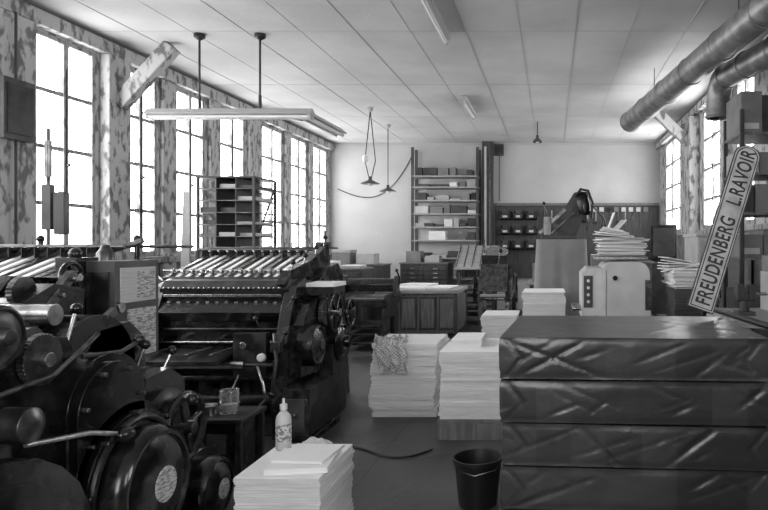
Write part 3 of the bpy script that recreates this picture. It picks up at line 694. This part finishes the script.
b.obox((.62,7.08,1.88),(.012,.2,.26),(0,.35,0),PAP); b.obox((.70,7.08,1.84),(.012,.2,.22),(0,.75,.2),PAP)
b.finish()
b=MB('delivery_table'); b.box(1.12,1.60,6.0,7.1,.86,.9,DRK)
for x in(1.14,1.54):
    for y in(6.05,7.0): b.box(x,x+.04,y,y+.04,0,.86,BLK2)
b.box(1.14,1.58,6.05,7.05,.3,.33,DRK); b.finish(.004)
b=MB('paper_stack'); stack(b,1.15,1.56,6.1,6.6,.90,1.24,m=DRK,top=PAPG); stack(b,1.14,1.54,6.15,6.75,1.25,1.42,jit=.025,lay=.012)
for k in range(6): b.obox((1.28,6.4,1.43+k*.012),(.42,.3,.007),(0,.08*k-.2,random.uniform(-.3,.3)),PAP)
b.finish()
# ---------------------------------------------------------------- sign
sg=bpy.data.objects.new('lettered_sign_board',None); sc.collection.objects.link(sg)
b=MB('board'); L_=1.05; W_=.16
pts=[(-L_/2,-W_/2),(L_/2-.06,-W_/2)]+[(L_/2-.06+.06*math.sin(math.pi*k/8),-W_/2*math.cos(math.pi*k/8)) for k in range(1,8)]+[(L_/2-.06,W_/2),(-L_/2,W_/2)]
b.prism('Z',pts,-.012,0,INK); b.prism('Z',[(x*.988,y*.93) for x,y in pts],-.001,.002,SGN)
b.prism('Z',[(x*.975,y*.84) for x,y in pts],.0,.003,INK); b.prism('Z',[(x*.965,y*.76) for x,y in pts],.0,.0045,SGN)
ob=b.finish(origin=False); ob.parent=sg
cu=bpy.data.curves.new('lettering','FONT'); cu.body='FREUDENBERG   L.RAVOIR'; cu.size=.12; cu.extrude=.001; cu.align_x='CENTER'; cu.align_y='CENTER'; cu.offset=.0022; cu.space_character=1.08
t=bpy.data.objects.new('lettering',cu); sc.collection.objects.link(t)
bpy.context.view_layer.update()
me=bpy.data.meshes.new_from_object(t.evaluated_get(bpy.context.evaluated_depsgraph_get())); bpy.data.objects.remove(t)
xs=[v.co.x for v in me.vertices]; wd=max(xs)-min(xs); ys=[v.co.y for v in me.vertices]; ym=(max(ys)+min(ys))/2
for v in me.vertices: v.co.x*=.98/wd; v.co.y=(v.co.y-ym)*1.05; v.co.z+=.0055
me.materials.clear(); me.materials.append(INK)
t=bpy.data.objects.new('lettering',me); sc.collection.objects.link(t); t.parent=sg
A=V((.86,3.80,1.27)); B=V((1.195,3.95,2.235)); ex=(B-A).normalized(); ez=V((0,-1,0)); ez=(ez-ex*ez.dot(ex)).normalized(); ey=ez.cross(ex)
R=Matrix((ex,ey,ez)).transposed().to_4x4(); mid=A+ex*(L_/2)
sg.matrix_world=Matrix.Translation(mid)@R
# ---------------------------------------------------------------- right side
b=MB('box_shelf')
X0,X1,Y0,Y1=1.86,2.46,6.45,7.10
for x in(X0,X1-.04):
    for y in(Y0,Y1-.04): b.box(x,x+.04,y,y+.04,0,3.0,WOODD)
for z in(.3,.9,1.5,1.95,2.35,2.75):
    b.box(X0,X1,Y0,Y1,z,z+.025,WOOD)
    x=X0+.02
    while x<X1-.12:
        w=min(random.uniform(.14,.3),X1-.03-x); h=random.uniform(.20,.34)
        if z==2.75: h+=.12
        m=random.choice([CARD,CARDL,CARD,DRK,CARD])
        yy=Y0+.02+random.uniform(0,.1); b.box(x,x+w,yy,Y1-.05,z+.026,z+.026+h,m); b.box(x+.02,x+w-.03,yy-.003,yy,z+.06,z+.12,PAPG if random.random()<.5 else m)
        x+=w+.015
b.finish(.003)
b=MB('storage_cabinet'); b.box(1.78,2.44,8.0,8.8,0,1.75,WHT); b.box(1.76,2.45,7.98,8.82,1.75,1.79,PAPG)
for x in(1.80,2.12): b.box(x,x+.29,7.985,8.0,.1,1.7,PAPG); b.cyl((x+.25,7.97,1.0),(x+.25,7.97,1.15),.01,STL,seg=8)
b.finish(.006)
b=MB('monitor_console'); b.box(1.35,1.72,8.9,9.4,0,1.4,DRK); b.obox((1.55,9.1,1.68),(.36,.12,.5),(-.35,0,-.2),BLK2); b.obox((1.545,9.03,1.69),(.30,.02,.42),(-.35,0,-.2),DRK); b.box(1.45,1.65,9.0,9.3,1.4,1.48,BLK); b.finish(.008)
b=MB('side_workbench'); b.box(1.36,2.42,4.9,5.9,1.02,1.08,WOODL)
for x in(1.4,2.34):
    for y in(4.94,5.8): b.box(x,x+.06,y,y+.06,0,1.02,WOODD)
b.box(1.42,2.4,5.0,5.85,.3,.33,WOOD); b.box(1.42,2.38,4.92,4.95,.82,1.0,WOODD)
b.finish(.004)
b=MB('bench_vise'); c=V((1.56,5.3,1.081))
b.box(c.x-.07,c.x+.07,c.y-.08,c.y+.08,c.z,c.z+.03,DRK); b.cyl(c+V((0,0,.03)),c+V((0,0,.12)),.04,DRK); b.box(c.x-.07,c.x-.01,c.y-.05,c.y+.05,c.z+.12,c.z+.25,DRK); b.box(c.x+.03,c.x+.08,c.y-.05,c.y+.05,c.z+.12,c.z+.25,DRK)
b.box(c.x-.07,c.x+.07,c.y-.03,c.y+.03,c.z+.11,c.z+.17,DRK); b.cyl(c+V((.05,0,.17)),c+V((.18,0,.17)),.014,STL); b.cyl(c+V((.17,-.08,.17)),c+V((.17,.08,.17)),.008,STL); b.finish(.005)
b=MB('cardboard_box'); b.box(1.85,2.3,5.2,5.8,1.081,1.42,CARDL); b.box(1.86,2.29,5.21,5.79,1.421,1.56,CARD); b.box(2.0,2.1,5.195,5.2,1.15,1.3,PAPG); b.finish(.004)
b=MB('guard_rail'); 
b.sweep([(1.10,4.75,0),(1.10,4.75,1.14),(1.11,4.7,1.20),(1.22,3.3,1.20),(1.23,3.2,1.14),(1.23,3.2,0)],.02,BLK2,10); b.cyl((1.10,4.75,.6),(1.23,3.2,.6),.015,BLK2,seg=8); b.finish()
b=MB('sheet_rack')
X0,X1,Y0,Y1=-4.45,-3.72,8.1,8.75
for x in(X0,X1-.03):
    for y in(Y0,Y1-.03): b.box(x,x+.03,y,y+.03,0,2.50,DRK)
for k in range(10):
    z=1.0+k*.15; b.box(X0,X1,Y0,Y1,z,z+.012,STD)
    for c in range(3):
        x=X0+.04+c*.23
        if random.random()<.6: b.box(x,x+.2,Y0+.01+random.uniform(0,.1),Y1-.05,z+.013,z+random.uniform(.03,.08),random.choice([PAPG,PAPG,CARD,CARDL,DRK]))
for c in(.245,.49): b.box(X0+c,X0+c+.012,Y0,Y1,.9,2.5,DRK)
b.box(X0,X1,Y0,Y1,2.49,2.51,DRK); b.box(X0,X1,Y0,Y1,.3,.32,DRK)
b.beam((X0+.02,Y1-.02,.4),(X1-.02,Y1-.02,2.4),.02,.02,DRK); b.finish(.002)
b=MB('leaning_sheet'); b.prism('Y',[(-4.62,1.2),(-4.50,1.2),(-4.50,2.3),(-4.58,2.32)],8.05,8.08,PAPG); b.box(-4.62,-4.48,8.04,8.1,0,1.2,WOODD); b.finish(.003)
b=MB('wall_cupboard'); b.box(-5.1,-4.2,5.0,5.8,0,1.3,DRK); b.box(-5.12,-4.18,4.98,5.82,1.3,1.34,WOOD)
for x in(-5.06,-4.64): b.box(x,x+.40,4.985,5.0,.1,1.25,WOODD); b.cyl((x+.34,4.97,.7),(x+.34,4.97,.8),.01,STL,seg=6)
b.finish(.005)
b=MB('solvent_can'); 
for x,h,r in((-4.4,.22,.05),(-4.6,.16,.06),(-4.85,.28,.045)): b.lathe((x,5.3,1.341),(0,0,1),[(r,0),(r,h*.8),(r*.4,h*.88),(r*.35,h)],random.choice([STD,DRK,WHT]),18)
b.finish()
# ---------------------------------------------------------------- light
w=bpy.data.worlds.new('World'); sc.world=w; w.use_nodes=True
bg=w.node_tree.nodes['Background']; bg.inputs[0].default_value=(1,1,1,1); bg.inputs[1].default_value=10.8
def portal(loc,rot,sx,sy):
    l=bpy.data.lights.new('daylight_portal','AREA'); l.shape='RECTANGLE'; l.size=sx; l.size_y=sy; l.cycles.is_portal=True
    o=bpy.data.objects.new('daylight_portal',l); o.location=loc; o.rotation_euler=rot; sc.collection.objects.link(o)
for a,c in LW: portal((XL-WT-.02,(a+c)/2,2.66),(0,-math.pi/2,0),2.34,c-a)
for a,c in RW: portal((XR+WT+.02,(a+c)/2,2.87),(0,math.pi/2,0),1.97,c-a)
portal((-1.0,YF-.32,2.45),(math.pi/2,0,0),1.8,2.5)
sc.view_settings.view_transform='Standard'; sc.view_settings.exposure=0
# ---------------------------------------------------------------- camera
cam=bpy.data.cameras.new('camera'); co=bpy.data.objects.new('camera',cam); sc.collection.objects.link(co)
cam.sensor_width=36; cam.lens=36*650/768; cam.shift_x=-(553-384)/768; cam.shift_y=-(255-245)/768
co.location=(0,0,1.65); co.rotation_euler=(math.pi/2,0,0); cam.clip_start=.05
sc.camera=co
